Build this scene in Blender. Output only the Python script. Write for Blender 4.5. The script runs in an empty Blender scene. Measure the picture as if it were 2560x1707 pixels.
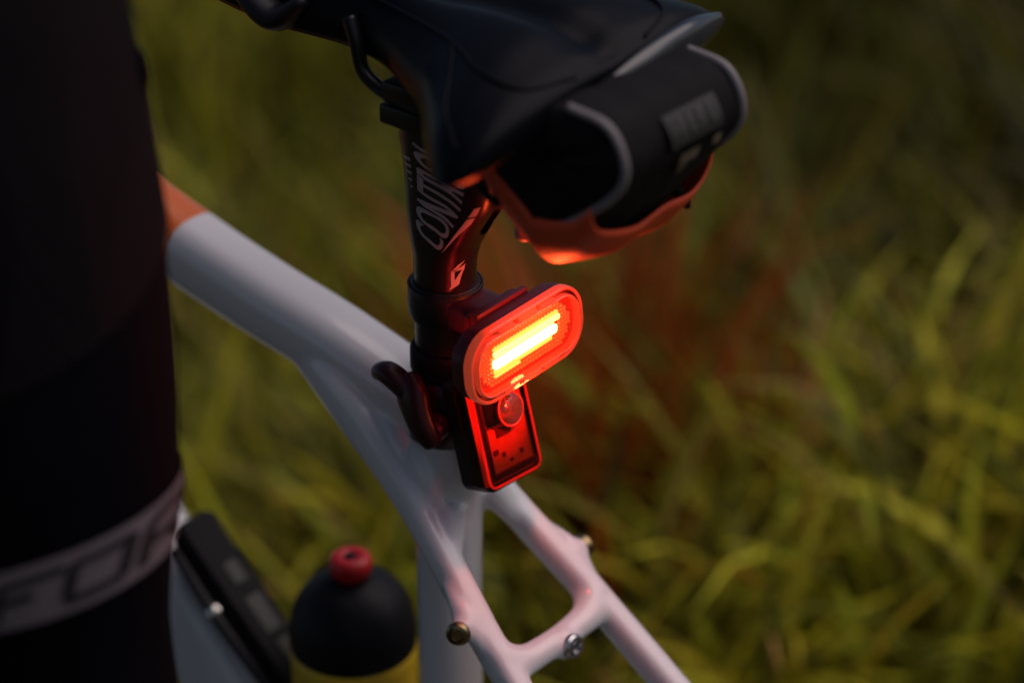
import bpy, bmesh, math, random
import numpy as np
from mathutils import Vector, Matrix
rng = np.random.default_rng(7); random.seed(7)
sc = bpy.context.scene
COL = sc.collection
rad = math.radians

# ---------------------------------------------------------------- camera
# bike axes: R right, F square to the seat tube pointing forward, S up the seat tube
TH = rad(14)
S_ = np.array([0, -math.sin(TH), math.cos(TH)]); F_ = np.array([0, math.cos(TH), math.sin(TH)]); R_ = np.array([1., 0, 0])
O_ = np.array([0, 0, .756])                                   # top of the seat tube
def B(x, f, s): return O_ + (x * R_ + f * F_ + s * S_) / 1000  # millimetres along the bike axes -> world
cam_d = bpy.data.cameras.new('Camera'); cam = bpy.data.objects.new('Camera', cam_d); COL.objects.link(cam)
sc.camera = cam
Q, A = rad(29), rad(50)
view = math.cos(Q) * (math.sin(A) * R_ + math.cos(A) * F_) - math.sin(Q) * S_
up = S_ - (S_ @ view) * view; up /= np.linalg.norm(up); right = np.cross(view, up)
CAM = np.array([-0.79879747, -0.84499709, 1.19487203])
m = Matrix([list(right) + [0], list(up) + [0], list(-view) + [0], [0, 0, 0, 1]]).transposed()
m.translation = Vector(CAM); cam.matrix_world = m
cam_d.lens = 85; cam_d.sensor_width = 36; cam_d.clip_start = .01; cam_d.clip_end = 500
cam_d.dof.use_dof = True; cam_d.dof.focus_distance = 1.19; cam_d.dof.aperture_fstop = 2.55; cam_d.dof.aperture_blades = 9

# ---------------------------------------------------------------- sky, sun, exposure
w = bpy.data.worlds.new('World'); sc.world = w; w.use_nodes = True
nt = w.node_tree; sky = nt.nodes.new('ShaderNodeTexSky'); sky.sky_type = 'NISHITA'; sky.sun_disc = False
SUN_EL, SUN_AZ = rad(52), rad(140)
sky.sun_elevation = SUN_EL; sky.sun_rotation = SUN_AZ; sky.air_density = 1.0; sky.dust_density = 2.0
nt.links.new(sky.outputs[0], nt.nodes['Background'].inputs[0]); nt.nodes['Background'].inputs[1].default_value = .045
sun_d = bpy.data.lights.new('Sun', 'SUN'); sun_d.energy = 1.3; sun_d.angle = rad(70); sun_d.color = (1, .83, .79)
sun = bpy.data.objects.new('Sun', sun_d); COL.objects.link(sun)
sd = Vector((math.sin(SUN_AZ) * math.cos(SUN_EL), math.cos(SUN_AZ) * math.cos(SUN_EL), math.sin(SUN_EL)))
sun.rotation_euler = sd.to_track_quat('Z', 'Y').to_euler()
sc.view_settings.view_transform = 'Standard'; sc.view_settings.look = 'None'; sc.view_settings.gamma = 1
sc.view_settings.use_curve_mapping = False; sc.view_settings.exposure = 0.15
sc.cycles.use_denoising = True
sc.cycles.max_bounces = 8; sc.cycles.transparent_max_bounces = 12
sc.cycles.sample_clamp_indirect = 4.0

# ---------------------------------------------------------------- materials
def mat(name, col, rough=.5, metal=0., spec=.5, noise=0., nscale=60., bump=0., bscale=400., coat=0., emit=None, es=0., trans=0.):
    M = bpy.data.materials.new(name); M.use_nodes = True; t = M.node_tree; p = t.nodes['Principled BSDF']
    p.inputs['Roughness'].default_value = rough; p.inputs['Metallic'].default_value = metal
    p.inputs['Specular IOR Level'].default_value = spec; p.inputs['Coat Weight'].default_value = coat; p.inputs['Coat Roughness'].default_value = .08
    tc = t.nodes.new('ShaderNodeTexCoord')
    n = t.nodes.new('ShaderNodeTexNoise'); n.inputs['Scale'].default_value = nscale; n.inputs['Detail'].default_value = 5
    t.links.new(tc.outputs['Object'], n.inputs['Vector'])
    mx = t.nodes.new('ShaderNodeMix'); mx.data_type = 'RGBA'
    mx.inputs[6].default_value = (*[c * (1 - noise) for c in col], 1); mx.inputs[7].default_value = (*[min(1, c * (1 + noise)) for c in col], 1)
    t.links.new(n.outputs['Fac'], mx.inputs[0]); t.links.new(mx.outputs[2], p.inputs['Base Color'])
    if bump:
        n2 = t.nodes.new('ShaderNodeTexNoise'); n2.inputs['Scale'].default_value = bscale; n2.inputs['Detail'].default_value = 3
        t.links.new(tc.outputs['Object'], n2.inputs['Vector'])
        b = t.nodes.new('ShaderNodeBump'); b.inputs['Strength'].default_value = bump; b.inputs['Distance'].default_value = .001
        t.links.new(n2.outputs['Fac'], b.inputs['Height']); t.links.new(b.outputs[0], p.inputs['Normal'])
    if emit: p.inputs['Emission Color'].default_value = (*emit, 1); p.inputs['Emission Strength'].default_value = es
    if trans: p.inputs['Transmission Weight'].default_value = trans
    return M
def rough_var(M, lo, hi, scale):
    t = M.node_tree; p = t.nodes['Principled BSDF']; n = t.nodes.new('ShaderNodeTexNoise'); n.inputs['Scale'].default_value = scale; n.inputs['Detail'].default_value = 6
    tc = t.nodes.new('ShaderNodeTexCoord'); t.links.new(tc.outputs['Object'], n.inputs['Vector'])
    mr = t.nodes.new('ShaderNodeMapRange'); mr.inputs[3].default_value = lo; mr.inputs[4].default_value = hi
    t.links.new(n.outputs['Fac'], mr.inputs[0]); t.links.new(mr.outputs[0], p.inputs['Roughness']); return M

black_plastic = rough_var(mat('black_plastic', (.010, .009, .012), .42, spec=.3, noise=.2, bump=.05, bscale=900), .32, .55, 40)
black_alloy = rough_var(mat('black_anodised_alloy', (.011, .009, .011), .3, noise=.2, spec=.35, bump=.02, bscale=1500), .24, .42, 60)
saddle_mat = rough_var(mat('saddle_cover', (.0045, .0050, .0080), .34, noise=.25, nscale=40, bump=.06, bscale=700, spec=.07), .24, .40, 25)
rubber = mat('black_rubber', (.009, .008, .010), .65, noise=.2, bump=.1, bscale=600, spec=.15)
tights = mat('black_lycra', (.0030, .0022, .0045), .85, noise=.3, nscale=25, bump=.06, bscale=900, spec=.05)
band_mat = mat('grey_band', (.17, .14, .165), .7, noise=.12, nscale=120, bump=.08, bscale=1500)
letter_dark = mat('dark_print', (.012, .010, .015), .7, noise=.15)
print_grey = mat('pale_grey_print', (.42, .38, .40), .5, noise=.12, nscale=300)
bag_black = mat('bag_nylon', (.0105, .0090, .0105), .8, noise=.3, nscale=70, bump=.25, bscale=350, spec=.15)
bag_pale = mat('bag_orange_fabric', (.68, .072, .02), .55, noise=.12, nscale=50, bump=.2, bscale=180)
piping_mat = mat('reflective_piping', (.21, .185, .19), .45, noise=.1, nscale=200)
steel = mat('bolt_steel', (.42, .42, .44), .28, 1.0, noise=.1)
brass = mat('bolt_dark', (.30, .22, .12), .3, 1.0, noise=.2)
black_glow_tint = rough_var(mat('black_plastic_glow_tint', (.085, .010, .018), .42, spec=.3, noise=.2, bump=.04, bscale=900), .32, .5, 40)  # black plastic with the lamp's red glow put into its colour
clamp_m = rough_var(mat('black_alloy_glow_tint', (.032, .007, .011), .35, spec=.35, noise=.2), .28, .45, 50)  # black alloy, base colour reddened for the glow around the lamp
bottle_black = mat('bottle_cap_black', (.0055, .005, .008), .5, noise=.15, bump=.04, spec=.18)
bottle_yellow = mat('bottle_yellow', (.62, .40, .02), .4, noise=.08)
nozzle_red = mat('nozzle_red', (.52, .008, .012), .4, noise=.08)
skin_m = mat('skin', (.5, .32, .25), .5, noise=.05)
# lamps
led_m = mat('led_strip', (1, .2, .05), .4, emit=(1, .135, .030), es=45)
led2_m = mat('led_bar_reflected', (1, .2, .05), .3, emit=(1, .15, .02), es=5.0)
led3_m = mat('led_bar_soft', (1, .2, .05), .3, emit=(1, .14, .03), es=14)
plate_m = mat('lamp_reflector', (.95, .16, .05), .25, noise=.1, nscale=400, emit=(1, .12, .024), es=.42)
base_m = mat('lamp_back', (.50, .025, .012), .3, noise=.2, nscale=300, emit=(1, .05, .012), es=.16)
rim_m = mat('lit_red_rim', (.86, .085, .045), .14, noise=.06, nscale=200, emit=(1, .12, .045), es=.20)
groove_m = mat('lit_groove', (.10, .003, .003), .35, emit=(1, .02, .008), es=.02)
def lens_material(name, col, tr):
    M = bpy.data.materials.new(name); M.use_nodes = True; t = M.node_tree; t.nodes.clear()
    o = t.nodes.new('ShaderNodeOutputMaterial'); a = t.nodes.new('ShaderNodeBsdfTransparent'); g = t.nodes.new('ShaderNodeBsdfGlossy'); mx = t.nodes.new('ShaderNodeMixShader')
    a.inputs[0].default_value = (*col, 1); g.inputs['Roughness'].default_value = .05
    fr = t.nodes.new('ShaderNodeFresnel'); fr.inputs[0].default_value = tr
    t.links.new(fr.outputs[0], mx.inputs[0]); t.links.new(a.outputs[0], mx.inputs[1]); t.links.new(g.outputs[0], mx.inputs[2]); t.links.new(mx.outputs[0], o.inputs[0])
    return M
clear_lens = lens_material('clear_lens', (.98, .97, .97), 1.35)
red_lens = lens_material('red_lens', (.97, .22, .12), 1.45)
red_glass = mat('red_plastic_glass', (.95, .035, .02), .06, trans=.75)
amber_board = mat('circuit_board', (.93, .55, .40), .4, noise=.25, nscale=250)
chip_m = mat('board_chip', (.16, .02, .015), .5)
chrome = mat('chrome_reflector', (.85, .80, .78), .12, 1.0, bump=.3, bscale=200)

def frame_material():
    M = mat('frame_paint', (.70, .69, .72), .22, noise=.02, nscale=8, coat=.6)
    t = M.node_tree; p = t.nodes['Principled BSDF']
    at = t.nodes.new('ShaderNodeAttribute'); at.attribute_name = 'paint'
    mr = t.nodes.new('ShaderNodeMapRange'); mr.inputs[1].default_value = -.0005; mr.inputs[2].default_value = .0005; t.links.new(at.outputs['Fac'], mr.inputs[0])
    mx = t.nodes.new('ShaderNodeMix'); mx.data_type = 'RGBA'; src = p.inputs['Base Color'].links[0].from_socket
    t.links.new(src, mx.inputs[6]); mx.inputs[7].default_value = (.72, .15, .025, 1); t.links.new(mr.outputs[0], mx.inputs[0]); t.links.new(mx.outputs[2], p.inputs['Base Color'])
    rough_var(M, .18, .30, 30)
    return M
frame_m = frame_material()

# ---------------------------------------------------------------- object helpers
ROOT = {}
def empty(name, loc, label, cat, group=None):
    o = bpy.data.objects.new(name, None); o.empty_display_size = .05; COL.objects.link(o); o.location = Vector(loc); ROOT[o.name] = Vector(loc)
    o['label'] = label; o['category'] = cat
    if group: o['group'] = group
    return o
def root_loc(p):
    while p is not None:
        if p.name in ROOT: return ROOT[p.name]
        p = p.parent
    return Vector((0, 0, 0))
def make(name, V, Fc, material, parent=None, smooth=True, bevel=0., flat_angle=None):
    V = np.asarray(V, float) - np.array(root_loc(parent)) if parent is not None else np.asarray(V, float)
    me = bpy.data.meshes.new(name); me.from_pydata(V.tolist(), [], [tuple(int(i) for i in f) for f in Fc])
    bm = bmesh.new(); bm.from_mesh(me); bmesh.ops.recalc_face_normals(bm, faces=bm.faces)
    if bevel: bmesh.ops.bevel(bm, geom=[e for e in bm.edges if e.calc_face_angle(0) > .5], offset=bevel, segments=2, affect='EDGES', profile=.6)
    bm.to_mesh(me); bm.free()
    if material: me.materials.append(material)
    if smooth:
        me.polygons.foreach_set('use_smooth', [True] * len(me.polygons))
        if flat_angle: me.set_sharp_from_angle(angle=flat_angle)
    o = bpy.data.objects.new(name, me); COL.objects.link(o)
    if parent is not None: o.parent = parent
    return o
class MB:
    """collects shapes into one mesh"""
    def __init__(s): s.V = []; s.F = []
    def add(s, V, Fc):
        n = len(s.V); s.V += [list(map(float, v)) for v in V]; s.F += [tuple(i + n for i in f) for f in Fc]; return s
    def build(s, name, material, parent=None, **k): return make(name, s.V, s.F, material, parent, **k)

def catmull(P, n):
    P = np.asarray(P, float)
    if len(P) == 2: return P[0] + np.linspace(0, 1, n)[:, None] * (P[1] - P[0])
    Q_ = np.vstack([2 * P[0] - P[1], P, 2 * P[-1] - P[-2]]); out = []
    for t in np.linspace(0, len(P) - 1, n):
        i = min(int(t), len(P) - 2); u = t - i; a, b, c, d = Q_[i:i + 4]
        out.append(.5 * ((2 * b) + (-a + c) * u + (2 * a - 5 * b + 4 * c - d) * u * u + (-a + 3 * b - 3 * c + d) * u ** 3))
    return np.array(out)
def tube(path, ra, rb=None, n=24, seg=20, hint=(1, 0, 0), ex=2., caps=True, closed=False):
    """path Nx3 (+ radii per control point); ra along hint, rb across; ex = superellipse exponent"""
    path = np.asarray(path, float); k = len(path); ra = np.broadcast_to(np.asarray(ra, float), (k,)); rb = ra if rb is None else np.broadcast_to(np.asarray(rb, float), (k,))
    full = catmull(np.column_stack([path, ra, rb]), n) if n else np.column_stack([path, ra, rb]); P = full[:, :3]; n = len(P)
    T = np.gradient(P, axis=0)
    if closed: T = np.roll(P, -1, 0) - np.roll(P, 1, 0)
    T /= np.linalg.norm(T, axis=1)[:, None]; h = np.asarray(hint, float); V = []; Fc = []
    ang = np.linspace(0, 2 * math.pi, seg, endpoint=False); c, s_ = np.cos(ang), np.sin(ang)
    cx = np.sign(c) * np.abs(c) ** (2 / ex); sx = np.sign(s_) * np.abs(s_) ** (2 / ex)
    for i in range(n):
        a = h - (h @ T[i]) * T[i]; a /= np.linalg.norm(a); b = np.cross(T[i], a)
        V += list(P[i] + np.outer(cx * full[i, 3], a) + np.outer(sx * full[i, 4], b))
    m_ = n if closed else n - 1
    for i in range(m_):
        for j in range(seg):
            Fc.append((i * seg + j, i * seg + (j + 1) % seg, ((i + 1) % n) * seg + (j + 1) % seg, ((i + 1) % n) * seg + j))
    if caps and not closed: Fc += [tuple(range(seg))[::-1], tuple(range((n - 1) * seg, n * seg))]
    return V, Fc
def lathe(base, axis, prof, seg=32, hint=(1, 0, 0)):
    """prof [(height, radius)] about an axis"""
    base = np.asarray(base, float); ax = np.asarray(axis, float); ax = ax / np.linalg.norm(ax); h = np.asarray(hint, float); a = h - (h @ ax) * ax; a /= np.linalg.norm(a); b = np.cross(ax, a)
    V = []; Fc = []; ang = np.linspace(0, 2 * math.pi, seg, endpoint=False)
    for z, r_ in prof: V += [base + ax * z + r_ * (math.cos(t) * a + math.sin(t) * b) for t in ang]
    for i in range(len(prof) - 1):
        for j in range(seg): Fc.append((i * seg + j, i * seg + (j + 1) % seg, (i + 1) * seg + (j + 1) % seg, (i + 1) * seg + j))
    Fc += [tuple(range(seg))[::-1], tuple(range((len(prof) - 1) * seg, len(prof) * seg))]
    return V, Fc
def box(c, ex, ey, ez, hx, hy, hz):
    c = np.asarray(c, float); V = [c + sx * hx * ex + sy * hy * ey + sz * hz * ez for sx in (-1, 1) for sy in (-1, 1) for sz in (-1, 1)]
    return V, [(0, 1, 3, 2), (4, 6, 7, 5), (0, 4, 5, 1), (2, 3, 7, 6), (0, 2, 6, 4), (1, 5, 7, 3)]
def rrect(w_, h_, r_, n=8):
    """outline of a rounded rectangle of half sizes w, h"""
    out = []
    for k, (sx, sy) in enumerate(((1, 1), (-1, 1), (-1, -1), (1, -1))):
        for t in np.linspace(0, math.pi / 2, n):
            a = t + k * math.pi / 2; out.append((sx * (w_ - r_) + r_ * math.cos(a), sy * (h_ - r_) + r_ * math.sin(a)))
    return np.array(out)
def stack(c, ex, ey, ez, layers, cap0=True, cap1=True):
    """loft outlines [(outline 2D, depth)] along ez"""
    V = []; Fc = []; n = len(layers[0][0])
    for ol, d in layers: V += [c + x * ex + y * ey + d * ez for x, y in ol]
    for i in range(len(layers) - 1):
        for j in range(n): Fc.append((i * n + j, i * n + (j + 1) % n, (i + 1) * n + (j + 1) % n, (i + 1) * n + j))
    if cap0: Fc.append(tuple(range(n))[::-1])
    if cap1: Fc.append(tuple(range((len(layers) - 1) * n, len(layers) * n)))
    return V, Fc
def fused(mb, voxel, smooth_it, sub=0):
    """voxel union + smoothing of overlapping closed shapes -> verts, faces"""
    me = bpy.data.meshes.new('tmp'); me.from_pydata(mb.V, [], mb.F); bm = bmesh.new(); bm.from_mesh(me); bmesh.ops.recalc_face_normals(bm, faces=bm.faces); bm.to_mesh(me); bm.free()
    o = bpy.data.objects.new('tmp', me); COL.objects.link(o)
    r_ = o.modifiers.new('r', 'REMESH'); r_.mode = 'VOXEL'; r_.voxel_size = voxel
    s2 = o.modifiers.new('s', 'SMOOTH'); s2.factor = .5; s2.iterations = smooth_it
    dg = bpy.context.evaluated_depsgraph_get(); ev = bpy.data.meshes.new_from_object(o.evaluated_get(dg))
    n = len(ev.vertices); co = np.empty(n * 3, np.float32); ev.vertices.foreach_get('co', co); nv = np.empty(n * 3, np.float32); ev.vertex_normals.foreach_get('vector', nv)
    Fc = [tuple(p.vertices) for p in ev.polygons]
    bpy.data.objects.remove(o); bpy.data.meshes.remove(me); bpy.data.meshes.remove(ev)
    return co.reshape(-1, 3).astype(float), Fc, nv.reshape(-1, 3).astype(float)
def text_mesh(body, size=1., extrude=0.):
    cu = bpy.data.curves.new('t', 'FONT'); cu.body = body; cu.size = size; cu.resolution_u = 6; cu.offset = size * .028
    o = bpy.data.objects.new('t', cu); COL.objects.link(o); dg = bpy.context.evaluated_depsgraph_get()
    me = bpy.data.meshes.new_from_object(o.evaluated_get(dg)); bm = bmesh.new(); bm.from_mesh(me)
    for _ in range(2): bmesh.ops.subdivide_edges(bm, edges=[e for e in bm.edges if e.calc_length() > size * .12], cuts=1)
    bmesh.ops.triangulate(bm, faces=bm.faces); V = np.array([v.co[:2] for v in bm.verts]); bm.verts.index_update(); Fc = [tuple(v.index for v in f.verts) for f in bm.faces]
    bm.free(); bpy.data.objects.remove(o); bpy.data.curves.remove(cu); bpy.data.meshes.remove(me); return V, Fc

# ---------------------------------------------------------------- ground and grass
def ground_h(x, y):
    d = (x - CAM[0]) * view[0] / .9424 + (y - CAM[1]) * view[1] / .9424          # the meadow rises in a low bank beyond the bicycle
    t = np.clip((d - 1.35) / .55, 0, 1); bank = .27 * t * t * (3 - 2 * t) + .035 * np.clip(d - 1.9, 0, 8)
    return bank + .05 * np.sin(x * 1.3 + .4) * np.cos(y * .9) + .03 * np.sin(x * 3.1 + y * 2.3)
g = np.linspace(-1, 1, 201); g = np.sign(g) * (np.abs(g) ** 2.6) * 60; GX, GY = np.meshgrid(g, g); GZ = ground_h(GX, GY) - .04
n = 201
ground_m = mat('soil_and_thatch', (.055, .045, .014), .95, noise=.6, nscale=6, bump=.5, bscale=40)
gr = make('ground', np.column_stack([GX.ravel(), GY.ravel(), GZ.ravel()]), [(i * n + j, i * n + j + 1, (i + 1) * n + j + 1, (i + 1) * n + j) for i in range(n - 1) for j in range(n - 1)], ground_m)
gr['kind'] = 'structure'

def grass_material():
    M = bpy.data.materials.new('grass_blades'); M.use_nodes = True; t = M.node_tree; t.nodes.clear()
    o = t.nodes.new('ShaderNodeOutputMaterial'); at = t.nodes.new('ShaderNodeAttribute'); at.attribute_name = 'tint'
    tc = t.nodes.new('ShaderNodeTexCoord'); nz = t.nodes.new('ShaderNodeTexNoise'); nz.inputs['Scale'].default_value = 25; t.links.new(tc.outputs['Object'], nz.inputs['Vector'])
    hs = t.nodes.new('ShaderNodeHueSaturation'); mr = t.nodes.new('ShaderNodeMapRange'); mr.inputs[3].default_value = .75; mr.inputs[4].default_value = 1.25
    t.links.new(nz.outputs['Fac'], mr.inputs[0]); t.links.new(mr.outputs[0], hs.inputs['Value']); t.links.new(at.outputs['Color'], hs.inputs['Color'])
    p = t.nodes.new('ShaderNodeBsdfPrincipled'); p.inputs['Roughness'].default_value = .45; p.inputs['Specular IOR Level'].default_value = .25; t.links.new(hs.outputs[0], p.inputs['Base Color'])
    tr = t.nodes.new('ShaderNodeBsdfTranslucent'); t.links.new(hs.outputs[0], tr.inputs[0]); mx = t.nodes.new('ShaderNodeMixShader'); mx.inputs[0].default_value = .4
    t.links.new(p.outputs[0], mx.inputs[1]); t.links.new(tr.outputs[0], mx.inputs[2]); t.links.new(mx.outputs[0], o.inputs[0]); return M
grass_m = grass_material()
H2 = view[:2] / np.linalg.norm(view[:2]); L2 = np.array([-H2[1], H2[0]])     # heading across the meadow, and its left
def blades(name, base, length, width, lean_dir, lean, droop, tint, label):
    """arrays of blades -> one mesh; base Nx3"""
    N = len(base); K = 6; t = np.linspace(0, 1, K)
    ang = lean[:, None] + droop[:, None] * t[None, :] ** 1.3
    dl = length[:, None] / (K - 1); out = np.concatenate([np.zeros((N, 1)), np.cumsum(np.sin(ang[:, :-1]) * dl, 1)], 1); hgt = np.concatenate([np.zeros((N, 1)), np.cumsum(np.cos(ang[:, :-1]) * dl, 1)], 1)
    d = np.column_stack([np.cos(lean_dir), np.sin(lean_dir)]); pts = np.zeros((N, K, 3)); pts[:, :, :2] = base[:, None, :2] + out[:, :, None] * d[:, None, :]; pts[:, :, 2] = base[:, None, 2] + hgt
    tw = lean_dir + math.pi / 2 + rng.normal(0, .7, N); sd_ = np.column_stack([np.cos(tw), np.sin(tw), rng.normal(0, .15, N)])
    wd = width[:, None] * np.clip(np.array([.7, 1, 1, .85, .55, .06]), 0, 1)[None, :] / 2
    A_ = pts - sd_[:, None, :] * wd[:, :, None]; B_ = pts + sd_[:, None, :] * wd[:, :, None]
    V = np.stack([A_, B_], 2).reshape(-1, 3); idx = np.arange(N)[:, None] * (2 * K) + 2 * np.arange(K - 1)[None, :]
    Q_ = np.stack([idx, idx + 1, idx + 3, idx + 2], 2).reshape(-1)
    me = bpy.data.meshes.new(name); me.vertices.add(len(V)); me.vertices.foreach_set('co', V.ravel()); nf = len(Q_) // 4
    me.loops.add(len(Q_)); me.loops.foreach_set('vertex_index', Q_); me.polygons.add(nf); me.polygons.foreach_set('loop_start', np.arange(nf) * 4); me.polygons.foreach_set('use_smooth', np.ones(nf, bool)); me.update(calc_edges=True)
    ca = me.color_attributes.new('tint', 'FLOAT_COLOR', 'POINT'); C_ = np.ones((len(V), 4)); C_[:, :3] = np.repeat(tint, 2 * K, 0); ca.data.foreach_set('color', C_.ravel())
    me.materials.append(grass_m); o = bpy.data.objects.new(name, me); COL.objects.link(o); o['kind'] = 'stuff'; o['label'] = label; o['category'] = 'grass'; return o
def tints(N, dry, f=1.):
    base = np.array([[.30, .28, .022], [.22, .245, .020], [.42, .36, .028], [.32, .20, .06], [.09, .10, .018]])
    pr = np.array([.34, .24, .2, .0, .22]); pr[3] = dry; pr /= pr.sum(); c = base[rng.choice(5, N, p=pr)]
    f = np.broadcast_to(np.asarray(f, float), (N,))[:, None]
    return np.clip(c * f * rng.uniform(.65, 1.35, (N, 1)) * rng.uniform(.92, 1.08, (N, 3)), 0, 1)
def field(n_tuft, d0, d1, spread, per, lenr, widr, power=1.):
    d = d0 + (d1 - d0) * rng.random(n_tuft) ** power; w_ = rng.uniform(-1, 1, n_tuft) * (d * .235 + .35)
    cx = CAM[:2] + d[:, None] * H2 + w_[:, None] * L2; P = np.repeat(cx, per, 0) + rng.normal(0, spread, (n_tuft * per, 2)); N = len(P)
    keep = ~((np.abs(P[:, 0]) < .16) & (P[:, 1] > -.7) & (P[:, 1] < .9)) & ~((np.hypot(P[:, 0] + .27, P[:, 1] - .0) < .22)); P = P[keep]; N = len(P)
    k_ = np.clip((2.15 - d) / .35, 0, 1); sward = np.interp(w_ / d, [-.22, -.07, .1], [.20, .58, 1.05]) * (1 - k_) + np.interp(w_ / d, [-.3, -.15], [.9, 1.4]) * k_      # tint darker far to the right, brighter near
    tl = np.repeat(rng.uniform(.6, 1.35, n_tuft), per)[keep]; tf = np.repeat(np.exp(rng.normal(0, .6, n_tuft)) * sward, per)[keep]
    b = np.column_stack([P, ground_h(P[:, 0], P[:, 1]) - .05]); L = rng.uniform(*lenr, N) * tl
    td = np.repeat(rng.uniform(0, 2 * math.pi, n_tuft), per)[keep]
    return b, L, rng.uniform(*widr, N), td + rng.normal(0, .8, N), np.abs(rng.normal(.25, .2, N)), np.abs(rng.normal(1.15, .55, N)), tints(N, .10, np.clip(tf, .25, 1.8))
def cat(a, b): return [np.concatenate(z) for z in zip(a, b)]
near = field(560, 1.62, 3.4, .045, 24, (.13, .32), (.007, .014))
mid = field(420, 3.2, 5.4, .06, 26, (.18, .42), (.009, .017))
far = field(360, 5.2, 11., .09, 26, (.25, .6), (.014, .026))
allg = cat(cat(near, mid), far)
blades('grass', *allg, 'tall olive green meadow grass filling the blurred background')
# rank taller clumps close behind the bicycle
def clump(cxy, n_, h, spread, dry, drift=None, f=1.):
    P = np.asarray(cxy) + rng.normal(0, spread, (n_, 2)); b = np.column_stack([P, ground_h(P[:, 0], P[:, 1]) - .05])
    ld = np.arctan2(P[:, 1] - cxy[1], P[:, 0] - cxy[0]) + rng.normal(0, .5, n_)
    if drift is not None: ld = np.where(rng.random(n_) < .55, drift + rng.normal(0, .4, n_), ld)
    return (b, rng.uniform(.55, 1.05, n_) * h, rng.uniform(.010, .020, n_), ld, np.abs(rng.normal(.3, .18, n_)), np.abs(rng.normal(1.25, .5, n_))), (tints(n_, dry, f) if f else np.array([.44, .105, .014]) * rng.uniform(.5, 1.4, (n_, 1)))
def gpt(d, w_): return CAM[:2] + d * H2 + w_ * L2
DR = math.atan2(-L2[1], -L2[0])                                # towards the right of the meadow
specs = [(gpt(2.1, -.45), 60, .30, .07, .02, DR, 1.0), (gpt(2.3, -.5), 60, .34, .08, .02, None, .6), (gpt(1.95, .08), 50, .28, .06, .05, None, 1.9), (gpt(1.9, .22), 50, .30, .06, .05, None, 1.9), (gpt(2.5, -.25), 60, .34, .08, .1, None, .8),
         (gpt(2.1, .30), 55, .30, .07, .1, None, 1.5), (gpt(2.4, .15), 55, .34, .08, .1, None, 1.), (gpt(2.6, .35), 55, .36, .08, .1, None, 1.2), (gpt(2.7, -.62), 55, .36, .08, .1, None, .4)]
for d_, w_, h_ in ((1.72, -.10, .26), (1.78, -.26, .30), (1.68, -.38, .28), (1.85, -.40, .32), (1.75, -.50, .30), (1.92, -.20, .30), (1.66, -.22, .26), (1.70, -.60, .28), (1.68, .02, .24), (1.85, -.30, .30), (1.72, -.32, .30), (1.64, -.12, .26)):
    specs.append((gpt(d_, w_), 36, h_ * 1.1, .035, .04, None if rng.random() < .6 else DR, 2.4))
parts_g = [clump(*s) for s in specs]; acc = parts_g[0][0]; tt = parts_g[0][1]
for a_, b_ in parts_g[1:]: acc = cat(acc, a_); tt = np.concatenate([tt, b_])
blades('grass', *acc, tt, 'long bent grass blades in clumps close behind the bicycle')
ru = clump(gpt(1.90, -.04), 45, .40, .04, 0, None, 0)  # lamp glow put into the red colour of these blades
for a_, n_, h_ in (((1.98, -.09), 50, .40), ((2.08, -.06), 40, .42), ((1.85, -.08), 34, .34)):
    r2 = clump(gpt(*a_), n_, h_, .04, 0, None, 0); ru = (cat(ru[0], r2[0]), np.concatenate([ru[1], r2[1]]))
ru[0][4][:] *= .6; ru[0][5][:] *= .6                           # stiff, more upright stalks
blades('glow_red_grass', *ru[0], ru[1], 'patch of grass coloured rust red for the glow beside the lit lamp')

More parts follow.
